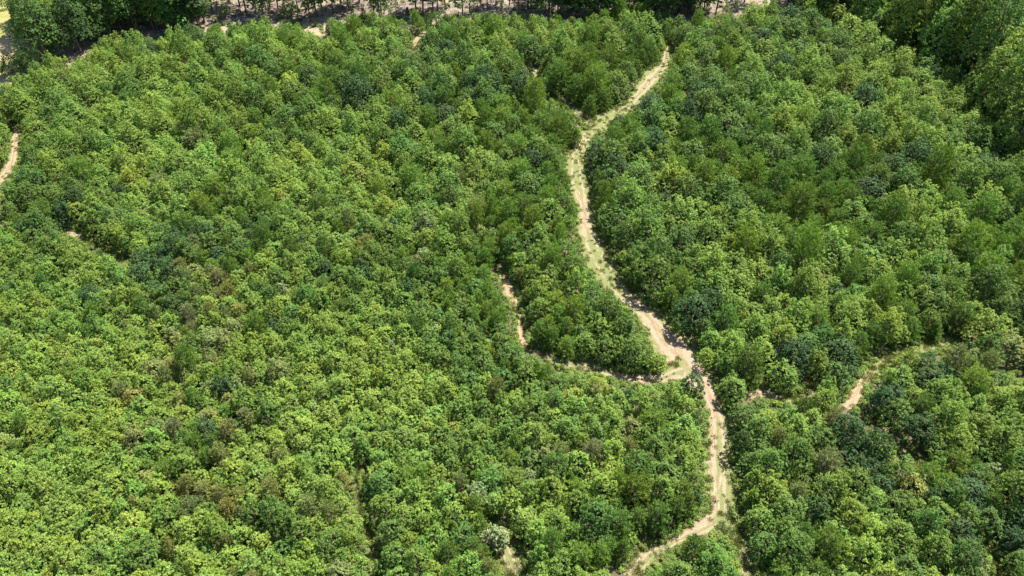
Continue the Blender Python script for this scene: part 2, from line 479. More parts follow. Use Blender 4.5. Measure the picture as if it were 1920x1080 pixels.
# ------------------------------------------------------------------ trails traced on the ground (photo x, y, half width)
TRAILS = {
 'main': dict(label='', pts=[(1256,84,5),(1250,100,7),(1243,125,8),(1218,152,12),(1195,180,9),(1172,205,9),(1140,222,14),(1116,238,16),(1096,265,12),(1081,300,15),(1083,340,18),(1094,385,12),(1100,425,15),(1112,465,20),(1135,508,20),(1162,545,18),(1195,575,14),(1222,602,18),(1246,638,24),(1270,664,32),(1284,690,34),(1322,724,17),(1337,760,14),(1347,800,19),(1347,860,22),(1350,920,23),(1350,965,26),(1316,992,17),(1280,1008,11),(1240,1030,14),(1205,1056,17),(1180,1085,18)], grass=[.45,.3,.3,.2,.3,.5,.7,.75,.35,.5,.55,.1,.1,.5,.62,.45,.15,.1,.0,.05,.1,-.1,.0,.2,.3,.35,.4,.15,.2,.4,.35,.3], red=.22),
 'fork': dict(pts=[(1282,698,20),(1238,709,13),(1200,711,11),(1160,704,9),(1110,690,10),(1062,682,9),(1020,662,5)], grass=[.3,.2,-.1,.1,.35,.4,.5], red=.1),
 'upper_spur': dict(pts=[(1112,236,9),(1092,216,9),(1074,204,6)], grass=[.5,.3,.4], red=.1),
 'middle': dict(pts=[(936,508,5),(948,530,12),(962,560,10),(970,585,6),(976,612,7),(980,636,7),(990,655,5)], grass=[.5,.1,.2,.4,.1,-.2,.1], red=.85),
 'lower_right': dict(pts=[(1352,975,20),(1378,1000,19),(1392,1030,14),(1402,1085,13)], grass=[.8,.75,.6,.4], red=.1),
 'right': dict(pts=[(1588,766,13),(1602,745,14),(1613,722,10),(1636,696,13),(1668,672,8),(1735,650,10),(1775,641,14),(1815,640,6)], grass=[.0,-.1,.2,.6,.7,.85,.8,.9], red=.7),
 'far_left': dict(pts=[(30,240,5),(28,265,8),(24,300,9),(10,325,10),(-8,350,10),(-14,390,12),(-4,415,7)], grass=[.2,.1,.1,.1,.2,.3,.4], red=.5),
 'left': dict(pts=[(118,430,5),(135,438,7),(160,452,5),(195,468,4),(232,484,4)], grass=[.0,.0,.6,.8,.9], red=.2),
 'lower_left': dict(pts=[(678,846,3),(672,880,5),(668,915,5),(680,960,6),(692,1000,6),(700,1040,6),(708,1085,6)], grass=[.9,.6,.4,.7,.6,.5,.5], red=.1),
 'lower_gap': dict(pts=[(916,970,3),(928,990,5),(950,1038,18),(962,1070,15),(958,1090,10)], grass=[.3,.2,.4,.4,.5], red=.3),
 'right_gap': dict(pts=[(1630,785,5),(1662,812,7),(1700,850,6),(1722,880,5)], grass=[.5,.3,.2,.2], red=.5),
 'corner_gap': dict(pts=[(1842,1010,7),(1862,1045,9),(1880,1085,9)], grass=[.8,.9,.9], red=.1),
 'junction_gap': dict(pts=[(1405,742,10),(1432,740,12),(1462,747,9),(1495,745,5),(1520,722,4)], grass=[.1,.2,.4,.6,.7], red=.4),
 'top_gap': dict(pts=[(788,66,3),(780,78,6),(772,92,4)], grass=[.1,.1,.5], red=.1),
 'centre_gap': dict(pts=[(1000,126,4),(1004,142,5),(1001,152,3)], grass=[-.2,-.2,.1], red=.0),
 'small_gap': dict(pts=[(1034,182,4),(1043,188,5),(1050,192,3)], grass=[.6,.6,.6], red=.0),
 'east_gap': dict(pts=[(1892,688,8),(1930,694,6)], grass=[.3,.3], red=.5),
 'edge_gap': dict(pts=[(583,54,4),(594,62,9),(602,68,4)], grass=[-.3,-.3,0], red=.0),
}
def catmull(P, n=8):
    P = np.array(P, float); Q = np.vstack([2 * P[0] - P[1], P, 2 * P[-1] - P[-2]]); out = []
    for i in range(1, len(Q) - 2):
        for k in range(n):
            t = k / n; a, b, c, d = Q[i - 1], Q[i], Q[i + 1], Q[i + 2]
            out.append(0.5 * (2 * b + (c - a) * t + (2 * a - 5 * b + 4 * c - d) * t * t + (3 * b - a - 3 * c + d) * t ** 3))
    out.append(P[-1]); return np.array(out)

M_TRAIL = mat_trail()
SEG = []           # px segments for the open-ground test
VERGE = []         # grass tuft spots
SCRUB = []         # low scrub along the trail edges
lift = 0.004
for tname, T in TRAILS.items():
    P = catmull([(*p, g) for p, g in zip(T['pts'], T['grass'])], 8)
    T['P'] = P
    for a, b in zip(P[:-1], P[1:]):
        SEG.append((a[0], a[1], b[0], b[1], (a[2] + b[2]) / 2 + ({'main': 1.0 + .1 * (a[2] + b[2]) / 2, 'lower_left': 0.5}.get(tname, 3.0))))
    d = np.gradient(P[:, :2], axis=0); d = norm(d); nrm = np.stack([-d[:, 1], d[:, 0]], 1)
    hw = np.maximum(P[:, 2], 3)[:, None] * (1.6 if tname == 'main' else 1.45)
    K = 13
    rows = []; us = []
    lx, ly = at(P[:, 0] - (nrm * hw)[:, 0], P[:, 1] - (nrm * hw)[:, 1]); rx, ry = at(P[:, 0] + (nrm * hw)[:, 0], P[:, 1] + (nrm * hw)[:, 1])
    jl = 1 + 0.12 * rng.normal(size=len(P)); jr = 1 + 0.12 * rng.normal(size=len(P))
    V, U, G, RD, AL = [], [], [], [], []; run = 0.0
    for i in range(len(P)):
        if i: run += math.hypot((lx[i] + rx[i] - lx[i-1] - rx[i-1]) / 2, (ly[i] + ry[i] - ly[i-1] - ry[i-1]) / 2)
        c = np.array([(lx[i] + rx[i]) / 2, (ly[i] + ry[i]) / 2]); hv = np.array([rx[i] - lx[i], ry[i] - ly[i]]) / 2
        for k in range(K):
            u = -1 + 2 * k / (K - 1)
            q = c + hv * u * (jl[i] if u < 0 else jr[i])
            AL.append(run); V.append((q[0], q[1], 0)); U.append(u); G.append(P[i, 3] - (0.5 * u if tname == 'main' and P[i, 1] > 780 else 0)); RD.append(T['red'])
        for _ in range(5):
            u = random.choice((-1, 1)) * random.uniform(.72, 1.15); q = c + hv * u
            SCRUB.append((q[0] + random.gauss(0, .3), q[1] + random.gauss(0, .3)))
        if rng.uniform() < 0.9:
            for _ in range(int(4 + 16 * max(0, P[i, 3]))):
                u = rng.uniform(-1, 1)
                if abs(abs(u) - .3) < .14 and rng.uniform() < .7: continue
                if abs(u) < .5 and rng.uniform() > max(0, P[i, 3]): continue
                q = c + hv * u; VERGE.append((q[0] + rng.normal() * .5, q[1] + rng.normal() * .5))
    V = np.array(V); V[:, 2] = lift; lift += 0.004
    i = np.arange((len(P) - 1) * K); i = i[i % K != K - 1]
    Fq = np.stack([i, i + 1, i + K + 1, i + K], 1)
    me = mesh_from('dirt_trail', V, [Fq], [M_TRAIL], {'across': U, 'grassy': G, 'redness': RD, 'along': AL})
    o = bpy.data.objects.new('dirt_trail', me); COL.objects.link(o)
    o['kind'] = 'structure'
SEG = np.array(SEG)

# canopy top line of the young forest (nothing young rises above it, the clearing shows behind)
TOPX = [-300, 0, 60, 110, 150, 185, 240, 300, 345, 380, 450, 520, 560, 600, 660, 720, 800, 860, 960, 1010, 1080, 1150, 1200, 1230, 1290, 1340, 1400, 1450, 1500, 1560, 1640, 1700, 1760, 1830, 1870, 1920, 2300]
TOPY = [200, 165, 130, 122, 112, 78, 68, 74, 62, 48, 42, 44, 36, 42, 34, 36, 26, 32, 24, 38, 40, 26, 8, 24, 42, 34, 20, 8, 14, -6, 28, 82, 122, 170, 228, 268, 520]

def open_ground(px, py, grow=1.0):
    """true where the photo shows a trail or gap"""
    hit = np.zeros(px.shape, bool)
    for x0, y0, x1, y1, hw in SEG:
        m = (np.abs(px - x0) < 60) & (np.abs(py - y0) < 60)
        if not m.any(): continue
        X, Y = px[m], py[m]
        dx, dy = x1 - x0, y1 - y0; L = dx * dx + dy * dy + 1e-6
        t = np.clip(((X - x0) * dx + (Y - y0) * dy) / L, 0, 1)
        dd = np.hypot(X - x0 - t * dx, Y - y0 - t * dy)
        hit[m] |= dd < hw * grow
    return hit

def crown_blocks(x, y, R, H, grow=0.85):
    bad = np.zeros(x.shape, bool)
    for (dx, dy, hz) in ((0, 0, 0.02), (0, 0, .45), (0, 0, .75), (0, 0, .97), (1, 0, .35), (-1, 0, .35), (0, -1, .3), (0, .8, .6), (.75, 0, .7), (-.75, 0, .7), (.6, .6, .5), (-.6, .6, .5), (.75, -.75, .3), (-.75, -.75, .3)):
        px, py, _ = proj(x + dx * R, y + dy * R, hz * H)
        bad |= open_ground(px, py, grow)
    return bad

# ------------------------------------------------------------------ what grows where: one letter per 120 px of the photo
GRID = ["gyypgppggpggdgdd",
        "gyyymgppppppyyyg",
        "dggpgggppdyppmyg",
        "dydpggmppdympmgp",
        "gydoggmpdpdyymgp",
        "yyooyygdpdyggpmo",
        "gyooygydooyogomy",
        "yyooyggmmppdmdom",
        "yygooggpgppgpygd"]
MIX = {  # broad, oak, pine
 'g': (.80, .06, .14), 'y': (.84, .03, .13), 'p': (.26, .10, .64), 'd': (.50, .32, .18), 'm': (.55, .12, .33), 'o': (.46, .05, .49)}
TINT = {
 'yellow green': (0.192, 0.282, 0.056), 'bright green': (0.172, 0.264, 0.045), 'fresh green': (0.136, 0.224, 0.039),
 'mid green': (0.100, 0.176, 0.034), 'dark green': (0.049, 0.102, 0.029), 'blue green': (0.055, 0.108, 0.038), 'olive green': (0.176, 0.212, 0.068),
 'brownish olive': (0.178, 0.200, 0.084), 'grey green': (0.180, 0.236, 0.095)}
TONES = {
 ('broad', 'g'): [('fresh green', .38), ('bright green', .34), ('yellow green', .13), ('mid green', .15)],
 ('broad', 'y'): [('yellow green', .40), ('bright green', .38), ('fresh green', .22)],
 ('broad', 'p'): [('fresh green', .35), ('mid green', .40), ('bright green', .25)],
 ('broad', 'd'): [('mid green', .40), ('fresh green', .30), ('bright green', .15), ('dark green', .15)],
 ('broad', 'm'): [('fresh green', .30), ('bright green', .26), ('yellow green', .16), ('mid green', .20), ('grey green', .08)],
 ('broad', 'o'): [('yellow green', .36), ('bright green', .30), ('olive green', .18), ('fresh green', .16)],
 'oak': [('fresh green', .30), ('mid green', .42), ('dark green', .18), ('blue green', .10)],
 ('pine', 'o'): [('olive green', .55), ('brownish olive', .13), ('fresh green', .32)],
 'pine': [('mid green', .50), ('fresh green', .38), ('olive green', .12)]}

RANK = ['yellow green', 'grey green', 'bright green', 'olive green', 'brownish olive', 'fresh green', 'mid green', 'dark green', 'blue green']
nr = np.random.default_rng(11)
WAVES = [(nr.normal(0, 1, 2) / L, nr.uniform(0, 6.28), L ** .35) for L in (4, 5, 6, 8, 10, 14, 18, 25) for _ in range(5)]
def field(x, y, o=0.0):
    v = sum(a * math.sin(k[0] * (x + o) + k[1] * (y - o) + p) for k, p, a in WAVES) / math.sqrt(sum(a * a for _, _, a in WAVES) / 2)
    return 0.5 * (1 + math.erf(v / 1.414))
def pick(lst, u):
    lst = sorted(lst, key=lambda q: RANK.index(q[0]))
    for k, w in lst:
        u -= w
        if u <= 0: return k
    return lst[-1][0]

def cell(px, py):
    # soft boundaries between the patches
    cx = (px + random.gauss(0, 45)) / 120; cy = (py + random.gauss(0, 40)) / 120
    return GRID[int(min(8, max(0, cy)))][int(min(15, max(0, cx)))]

# hand-surveyed trees: (photo x, y of crown centre, kind, radius m, tone)
MARKED = [(18,118,'oak',3.4,'mid green'),(48,114,'oak',3.2,'fresh green'),(6,190,'oak',4.2,'dark green'),
 (718,905,'broad',2.7,'mid green'),(716,860,'broad',2.4,'fresh green'),(722,948,'oak',2.8,'mid green'),(732,995,'broad',2.9,'mid green'),(738,1045,'oak',2.8,'mid green'),(748,1085,'broad',2.8,'fresh green'),
 (1566,30,'oak',4.9,'bright green'),(1592,52,'oak',5.1,'yellow green'),(1625,70,'oak',5.4,'bright green'),(1655,95,'oak',5.1,'yellow green'),(1690,112,'oak',4.9,'bright green'),
 (1725,150,'oak',4.6,'bright green'),(1755,172,'oak',4.3,'fresh green'),(1735,180,'oak',4.3,'yellow green'),(1790,200,'oak',4.1,'fresh green'),(1820,232,'oak',4.1,'yellow green'),(1545,20,'oak',4.1,'fresh green'),
 (650,228,'oak',3.6,'dark green'),(330,458,'oak',3.6,'dark green'),(390,440,'oak',3.0,'dark green'),(265,512,'oak',3.2,'blue green'),(170,556,'oak',3.0,'dark green'),
 (948,292,'oak',3.0,'mid green'),(1000,300,'oak',3.6,'dark green'),(1245,378,'oak',3.0,'blue green'),(955,668,'oak',3.2,'mid green'),(1192,660,'oak',3.6,'mid green'),
 (1234,678,'broad',2.1,'bright green'),(1299,720,'oak',2.4,'dark green'),(1282,598,'oak',4.4,'dark green'),(1490,664,'oak',3.9,'blue green'),(1572,556,'oak',2.8,'blue green'),
 (550,590,'oak',2.6,'mid green'),(880,180,'oak',3.4,'dark green'),(510,612,'oak',2.0,'blue green'),(1058,470,'oak',3.0,'mid green'),(1112,560,'oak',2.9,'mid green'),
 (1128,668,'oak',2.6,'mid green'),(500,395,'pine',3.9,'mid green'),(228,735,'pine',2.5,'olive green'),(1855,680,'pine',3.2,'olive green'),(1085,870,'oak',3.2,'bright green'),
 (1000,770,'oak',3.2,'mid green'),(920,900,'broad',2.8,'fresh green'),(1060,805,'broad',3.4,'fresh green'),(1238,770,'oak',2.4,'mid green'),(1375,725,'broad',2.8,'bright green'),
 (1372,775,'broad',2.7,'mid green'),(1625,880,'oak',3.0,'dark green'),(1690,950,'oak',3.2,'mid green'),(1320,640,'broad',2.6,'fresh green'),(1590,705,'oak',2.7,'mid green'),
 (1720,810,'oak',3.2,'dark green'),(1680,775,'oak',2.8,'mid green'),(1160,230,'oak',2.4,'dark green'),(1095,238,'pine',2.6,'mid green'),(1080,255,'pine',2.0,'mid green'),
 (905,100,'oak',2.8,'mid green'),(1040,75,'oak',3.6,'fresh green'),(1104,95,'oak',3.0,'mid green'),(270,1040,'oak',3.4,'mid green'),(620,1020,'oak',3.0,'mid green'),
 (1465,705,'broad',3.0,'bright green'),(1180,840,'pine',2.3,'olive green'),(1460,820,'pine',2.8,'olive green'),(1500,920,'pine',2.6,'olive green'),(410,520,'pine',3.0,'brownish olive'),
 (370,550,'pine',2.6,'olive green'),(355,590,'pine',2.8,'brownish olive'),(430,545,'pine',2.4,'olive green'),(340,500,'pine',2.4,'olive green'),
 (795,478,'bloom',1.9,'grey green'),(585,768,'bloom',1.9,'yellow green'),(928,1006,'bloom',2.2,'grey green'),(940,1004,'bloom',1.6,'grey green'),(12,832,'bloom',2.3,'yellow green'),
 (925,440,'bloom',1.6,'fresh green'),(617,272,'bloom',1.7,'grey green'),(1545,448,'bloom',1.4,'grey green'),(1478,385,'bloom',1.6,'fresh green'),(530,545,'bloom',1.7,'grey green'),
 (820,625,'bloom',1.8,'yellow green'),(1857,298,'bloom',2.3,'grey green'),(890,388,'bloom',1.7,'fresh green'),(1252,482,'bloom',1.3,'fresh green'),(1218,78,'bloom',2.2,'fresh green'),
 (1405,785,'bloom',1.4,'grey green'),(1860,885,'bloom',1.8,'grey green'),(725,425,'bloom',1.8,'fresh green'),(930,640,'bloom',1.4,'fresh green'),(1590,195,'bloom',1.5,'grey green')]

trees = []       # (x, y, kind, proto, scale, zscale, tone)
def crown_xy(px, py, H):
    x, y = at(px, py, H * 0.6); return float(x), float(y)
occ = {}
def occ_add(x, y, r):
    occ.setdefault((int(x // 4), int(y // 4)), []).append((x, y, r))
def occ_ok(x, y, r, k=0.70):
    i, j = int(x // 4), int(y // 4)
    for a in (-2, -1, 0, 1, 2):
        for b in (-2, -1, 0, 1, 2):
            for (x2, y2, r2) in occ.get((i + a, j + b), ()):
                if (x - x2) ** 2 + (y - y2) ** 2 < (k * (r + r2)) ** 2: return False
    return True

for (px, py, kind, R, tone) in MARKED:
    pi = choose(kind, R); k = KITS[kind][pi]
    s = R / k.R; zs = (2.0 + 1.5 * R) / k.H
    x, y = crown_xy(px, py, k.H * zs)
    for _ in range(12 if R > 2.45 else 0):                      # step back from the trail if the crown would cover it
        if not crown_blocks(np.array([x]), np.array([y]), R * 1.05, k.H * zs, 1.0)[0]: break
        qx, qy, _d = proj(x, y, 1.0); dd = SEG[np.argmin(np.hypot(SEG[:, 0] - qx, SEG[:, 1] - qy))]
        tx_, ty_ = at(dd[0], dd[1]); v = np.array([x - tx_, y - ty_]); v = v / (np.linalg.norm(v) + 1e-6) * 0.4
        x += float(v[0]); y += float(v[1])
    trees.append((x, y, kind, pi, s, zs, tone, True)); occ_add(x, y, R)

# everything else: dart throwing, large crowns first
N = 200000
cy_ = rng.uniform(42, 322, N); cx_ = rng.uniform(-1, 1, N) * (cy_ * 0.72 + 62)
size = np.concatenate([rng.uniform(1.7, 2.5, N // 8), rng.uniform(1.1, 1.8, N - N // 8)])
_px, _py, _ = proj(cx_, cy_, 3.0)
# the lower left is a thicket of small trees, the rest has broader crowns
big = np.clip((520 - _py) / 200, 0, 1) + np.clip((_px - 930) / 250, 0, 1) * 0.75
big = np.clip(big, 0, 1) * np.interp(_py, [0, 400, 1080], [1.0, 0.75, 0.5])
size = size * (1 + big * rng.uniform(0.1, 1.15, N))
od = np.argsort(-size); size = size[od]; cx_ = cx_[od]; cy_ = cy_[od]; big = big[od]
px0, py0, _ = proj(cx_, cy_, 0.0)
Hh = 2.2 + size * 1.75
ptx, pty, _ = proj(cx_, cy_, Hh)
ok = pty > np.interp(ptx, TOPX, TOPY) + np.where((ptx > 370) & (ptx < 1000), 9, 0) + rng.normal(0, 1, N) * np.where(ptx > 1540, 15, 7)
ok &= ~(crown_blocks(cx_, cy_, size * 1.15, Hh, 1.12) & (rng.uniform(0, 1, N) < 0.985) | crown_blocks(cx_, cy_, size * 0.8, Hh, 0.6))
for i in np.where(ok)[0]:
    r = float(size[i]); x, y = float(cx_[i]), float(cy_[i])
    if not occ_ok(x, y, r, 0.60 + 0.09 * big[i]): continue
    g = cell(ptx[i], (py0[i] + pty[i]) / 2)
    fu = field(x, y, 300.0); u = (fu * .6 + random.random() * .4) if random.random() < .75 else random.random(); mb, mo, mp = MIX[g]
    if r > 2.1: mo *= 2.2
    tot = mb + mo + mp; u *= tot
    kind = 'broad' if u < mb else ('oak' if u < mb + mo else 'pine')
    tl = TONES.get((kind, g)) or TONES.get(kind)
    fu = field(x, y); tone = pick(tl, min(1, max(0, (.5 + (fu - .5) * 1.1) * .55 + .45 * random.random())))
    pi = choose(kind, r * 1.1); k = KITS[kind][pi]
    s = r * 1.1 / k.R
    trees.append((x, y, kind, pi, s, Hh[i] / k.H * random.uniform(0.76, 1.22) * (1.25 if random.random() < .05 else 1), tone, False)); occ_add(x, y, r)

# the mature wood on the right and the wood edge along the top (photo x, y of the foot)
MATURE = []
def wood_fill(n, x0, x1, y0, y1, inside, gap, kinds, tones):
    got = []
    for _ in range(n):
        px, py = random.uniform(x0, x1), random.uniform(y0, y1)
        if not inside(px, py): continue
        x, y = at(px, py)
        if any((x - a) ** 2 + (y - b) ** 2 < gap * gap for a, b in got): continue
        got.append((x, y)); MATURE.append((px, py, random.choice(kinds), random.choice(tones)))
WX = [1490, 1560, 1640, 1700, 1745, 1790, 1830, 1870, 1920, 2200]; WY = [14, 22, 46, 78, 128, 162, 226, 268, 292, 440]
wood_fill(5000, 1480, 2080, -70, 400, lambda px, py: py < np.interp(px, WX, WY) + random.gauss(2, 10), 7.0, ['mature'], ['fresh green', 'bright green', 'mid green', 'fresh green', 'bright green', 'yellow green'])
for px, py in [(84,110),(96,122),(118,112),(150,98),(182,76),(206,60),(232,56),(262,62),(292,58),(322,62),(345,60),(78,60),(102,66),(140,56),(176,38),(215,26),(250,30),(285,28),(318,32),(345,28),(84,20),(125,14),(170,4),(215,-4)]:
    MATURE.append((px + random.uniform(-4, 4), py + random.uniform(-3, 3), random.choice(['mature', 'slender', 'slender', 'mature']) if px < 200 else 'slender', random.choice(['mid green', 'dark green', 'fresh green', 'dark green'])))
wood_fill(1500, 78, 335, -45, 100, lambda px, py: py < np.interp(px, [40, 150, 250, 335], [118, 92, 62, 60]), 4.6, ['slender', 'mature'], ['mid green', 'bright green', 'fresh green'])
wood_fill(500, 335, 380, -20, 60, lambda px, py: True, 4.2, ['slender'], ['mid green', 'dark green'])
wood_fill(700, 1005, 1255, -6, 46, lambda px, py: py < np.interp(px, TOPX, TOPY) + 4, 5.6, ['slender'], ['mid green', 'dark green', 'fresh green'])
wood_fill(200, 1262, 1312, 0, 34, lambda px, py: True, 3.6, ['slender'], ['mid green', 'dark green'])
EDGE = [(398,20,'slender','mid green'),(450,12,'slender','dark green'),(430,6,'slender','mid green'),(462,24,'slender','mid green'),(522,20,'slender','mid green'),(560,22,'slender','fresh green'),(594,30,'slender','mid green'),(640,10,'slender','dark green'),(655,22,'slender','mid green'),(712,30,'slender','dark green'),(780,20,'slender','mid green'),(835,14,'slender','mid green'),(880,22,'tallpine','mid green'),(930,8,'slender','mid green'),(990,16,'slender','fresh green'),(1320,18,'slender','mid green'),(1395,6,'slender','fresh green'),(340,62,'slender','mid green'),(377,57,'tallpine','mid green'),(384,44,'slender','mid green'),(495,38,'slender','dark green'),(508,40,'tallpine','mid green'),(480,22,'slender','dark green'),
 (582,42,'tallpine','dark green'),(606,32,'slender','mid green'),(625,22,'slender','mid green'),(674,6,'slender','bright green'),(703,42,'tallpine','mid green'),(716,40,'slender','mid green'),
 (793,25,'slender','dark green'),(812,27,'slender','dark green'),(822,25,'tallpine','mid green'),(867,35,'slender','mid green'),(914,16,'tallpine','mid green'),(955,13,'tallpine','mid green'),
 (972,28,'tallpine','mid green'),(1016,17,'slender','mid green'),(1022,18,'tallpine','mid green'),(1047,30,'slender','mid green'),(1062,34,'slender','dark green'),(1077,38,'slender','dark green'),(1090,30,'slender','mid green'),
 (1115,36,'slender','dark green'),(1130,38,'slender','mid green'),(1150,40,'slender','dark green'),(1168,26,'slender','mid green'),(1196,25,'tallpine','mid green'),(1210,30,'slender','dark green'),(1228,38,'slender','mid green'),
 (1240,44,'slender','dark green'),(1252,45,'tallpine','dark green'),(1282,33,'tallpine','dark green'),(1290,30,'slender','dark green'),(1300,32,'tallpine','dark green'),(1340,36,'slender','mid green'),
 (1475,16,'slender','dark green'),(1488,22,'slender','dark green'),(1545,36,'slender','mid green')]
tall = []
for px, py, kind, tone in MATURE + EDGE:
    pi = random.randrange(len(KITS[kind])); x, y = at(px, py)
    s = random.uniform(.8, 1.2) * (1.42 if kind == 'mature' and px > 960 else 1.2)
    wide = 1.25 if kind == 'slender' and px > 335 else 1.0
    tall.append((float(x), float(y), kind, pi, s * wide, s * random.uniform(.9, 1.08), tone, True))
# fill out the top left wood and the thick stretches of the edge
# saplings standing in the clearing (photo x, y of the foot)
SAPS = [(423,33,'broad',1.9,'yellow green'),(530,30,'broad',1.3,'yellow green'),(548,33,'oak',3.3,'fresh green'),(743,24,'broad',1.6,'yellow green'),(895,13,'oak',2.0,'mid green'),(1360,28,'broad',1.5,'yellow green'),
 (683,36,'pine',1.4,'bright green'),(940,14,'broad',1.3,'mid green'),(765,30,'pine',1.1,'mid green'),(12,18,'broad',1.6,'mid green'),(890,40,'pine',1.0,'mid green'),(1380,22,'broad',1.3,'bright green'),(1325,26,'broad',1.0,'yellow green'),(1005,22,'broad',1.4,'fresh green')]
for px, py, kind, R, tone in SAPS:
    pi = choose(kind, R); k = KITS[kind][pi]; x, y = at(px, py)
    trees.append((float(x), float(y), kind, pi, R / k.R, R / k.R, tone, True))

# ------------------------------------------------------------------ the setting
def sheet(name, pts_px, mat, z, sub=1):
    P = catmull(pts_px + pts_px[:1], 6)[:-1]
    X, Y = at(P[:, 0], P[:, 1])
    V = np.stack([X, Y, np.full(len(X), z)], 1)
    me = mesh_from(name, V, [np.arange(len(V))[None, :][:, ::-1]], [mat])
    o = bpy.data.objects.new(name, me); COL.objects.link(o); o['kind'] = 'structure'
    return o
g = mesh_from('ground', [(-3000, -3000, 0), (3000, -3000, 0), (3000, 3000, 0), (-3000, 3000, 0)], [[(0, 1, 2, 3)]], [mat_ground()])
go = bpy.data.objects.new('ground', g); COL.objects.link(go); go['kind'] = 'structure'
sheet('clearing', [(90,150),(150,150),(200,100),(420,72),(700,66),(1000,56),(1300,66),(1460,40),(1500,-10),(1480,-70),(1300,-110),(900,-120),(400,-110),(240,-60),(200,0),(120,60)], mat_clearing(), -0.0 + 0.1)
sheet('meadow', [(-60,190),(20,185),(60,150),(75,110),(70,60),(110,-20),(60,-60),(-150,-60),(-220,60),(-160,160)], mat_meadow(), 0.11)

# ------------------------------------------------------------------ scattered stuff through geometry nodes
def kit_collection(name, objs):
    c = bpy.data.collections.new(name)
    for i, me in enumerate(objs):
        o = bpy.data.objects.new('%s_%02d' % (name, i), me); c.objects.link(o)
    return c

def scatter(name, label, pts, col, category='tree'):
    """pts: list of (x,y,z, index, rx,ry,rz, sx,sy,sz, tint)"""
    me = bpy.data.meshes.new(name)
    me.from_pydata([p[:3] for p in pts], [], [])
    a = me.attributes.new('proto', 'INT', 'POINT'); a.data.foreach_set('value', [int(p[3]) for p in pts])
    a = me.attributes.new('rot', 'FLOAT_VECTOR', 'POINT'); a.data.foreach_set('vector', np.array([p[4:7] for p in pts], np.float32).ravel())
    a = me.attributes.new('scl', 'FLOAT_VECTOR', 'POINT'); a.data.foreach_set('vector', np.array([p[7:10] for p in pts], np.float32).ravel())
    a = me.attributes.new('tint', 'FLOAT_VECTOR', 'POINT'); a.data.foreach_set('vector', np.array([p[10] for p in pts], np.float32).ravel())
    o = bpy.data.objects.new(name, me); COL.objects.link(o)
    ng = bpy.data.node_groups.new(name, 'GeometryNodeTree')
    ng.interface.new_socket('Geometry', in_out='INPUT', socket_type='NodeSocketGeometry')
    ng.interface.new_socket('Geometry', in_out='OUTPUT', socket_type='NodeSocketGeometry')
    gi = ng.nodes.new('NodeGroupInput'); gq = ng.nodes.new('NodeGroupOutput')
    ip = ng.nodes.new('GeometryNodeInstanceOnPoints')
    ci = ng.nodes.new('GeometryNodeCollectionInfo')
    ci.inputs['Collection'].default_value = col
    ci.inputs['Separate Children'].default_value = True
    ci.inputs['Reset Children'].default_value = True
    def na(nm, t):
        x = ng.nodes.new('GeometryNodeInputNamedAttribute'); x.data_type = t; x.inputs[0].default_value = nm
        return x.outputs[0]
    L = ng.links.new
    L(gi.outputs[0], ip.inputs['Points']); L(ci.outputs[0], ip.inputs['Instance'])
    ip.inputs['Pick Instance'].default_value = True
    L(na('proto', 'INT'), ip.inputs['Instance Index'])
    L(na('rot', 'FLOAT_VECTOR'), ip.inputs['Rotation']); L(na('scl', 'FLOAT_VECTOR'), ip.inputs['Scale'])
    L(ip.outputs[0], gq.inputs[0])
    md = o.modifiers.new('scatter', 'NODES'); md.node_group = ng
    o['kind'] = 'stuff'; o['label'] = label; o['category'] = category
    return o

def tint_of(tone, j=0.09):
    c = np.array(TINT[tone]); f = math.exp(random.gauss(0, j)); w = random.gauss(0, 0.07)
    return (c[0] * f * (1 + w), c[1] * f, c[2] * f * (1 - w))

# ------------------------------------------------------------------ single trees
KINDNAME = {'broad': ('broadleaf_tree', 'young broadleaf tree', 'broadleaf tree'), 'oak': ('round_tree', 'round-crowned tree', 'round tree'),
            'pine': ('pine_tree', 'young pine', 'pine tree'), 'bloom': ('flowering_tree', 'flowering tree with cream blossom', 'flowering tree'),
            'mature': ('woodland_tree', 'tall woodland tree', 'woodland tree'), 'slender': ('slender_tree', 'tall slender tree', 'slender tree'),
            'tallpine': ('tall_pine_tree', 'tall bare-stemmed pine', 'tall pine')}
GROUP = {'broad': 'young broadleaf trees of the canopy', 'oak': 'round-crowned trees of the canopy', 'pine': 'young pines of the canopy', 'bloom': 'flowering trees in the canopy',
         'mature': 'tall trees of the mature wood', 'slender': 'slender trees along the clearing edge', 'tallpine': 'tall pines along the clearing edge'}
main_px = np.array([(p[0], p[1]) for p in TRAILS['main']['P']])
SEGNAME = []
for tn, T in TRAILS.items():
    for p in T['P']: SEGNAME.append((p[0], p[1], tn, p[2]))
SN_XY = np.array([(a, b, d) for a, b, c, d in SEGNAME]); SN = [c for _, _, c, _ in SEGNAME]
PHR = {'main': 'the main trail', 'fork': 'the short trail branch', 'upper_spur': 'the upper spur', 'middle': 'the reddish middle path', 'lower_right': 'the lower grassy branch',
       'right': 'the right-hand path', 'far_left': 'the far left path', 'left': 'the small left path', 'lower_left': 'the narrow grassy gap'}
used = set()
def where(px, py, kind):
    d = np.hypot(SN_XY[:, 0] - px, SN_XY[:, 1] - py) - SN_XY[:, 2]
    for i in np.argsort(d)[:6]:
        if d[i] < 32 and SN[i] in PHR: return 'beside ' + PHR[SN[i]]
    if kind in ('slender', 'tallpine'): return 'at the clearing edge'
    if kind == 'mature': return 'in the right-hand wood' if px > 960 else 'in the top left wood'
    if py < 48: return 'by the bare clearing'
    mx = np.interp(py, main_px[:, 1], main_px[:, 0])
    return 'left of the main trail' if px < mx else 'right of the main trail'
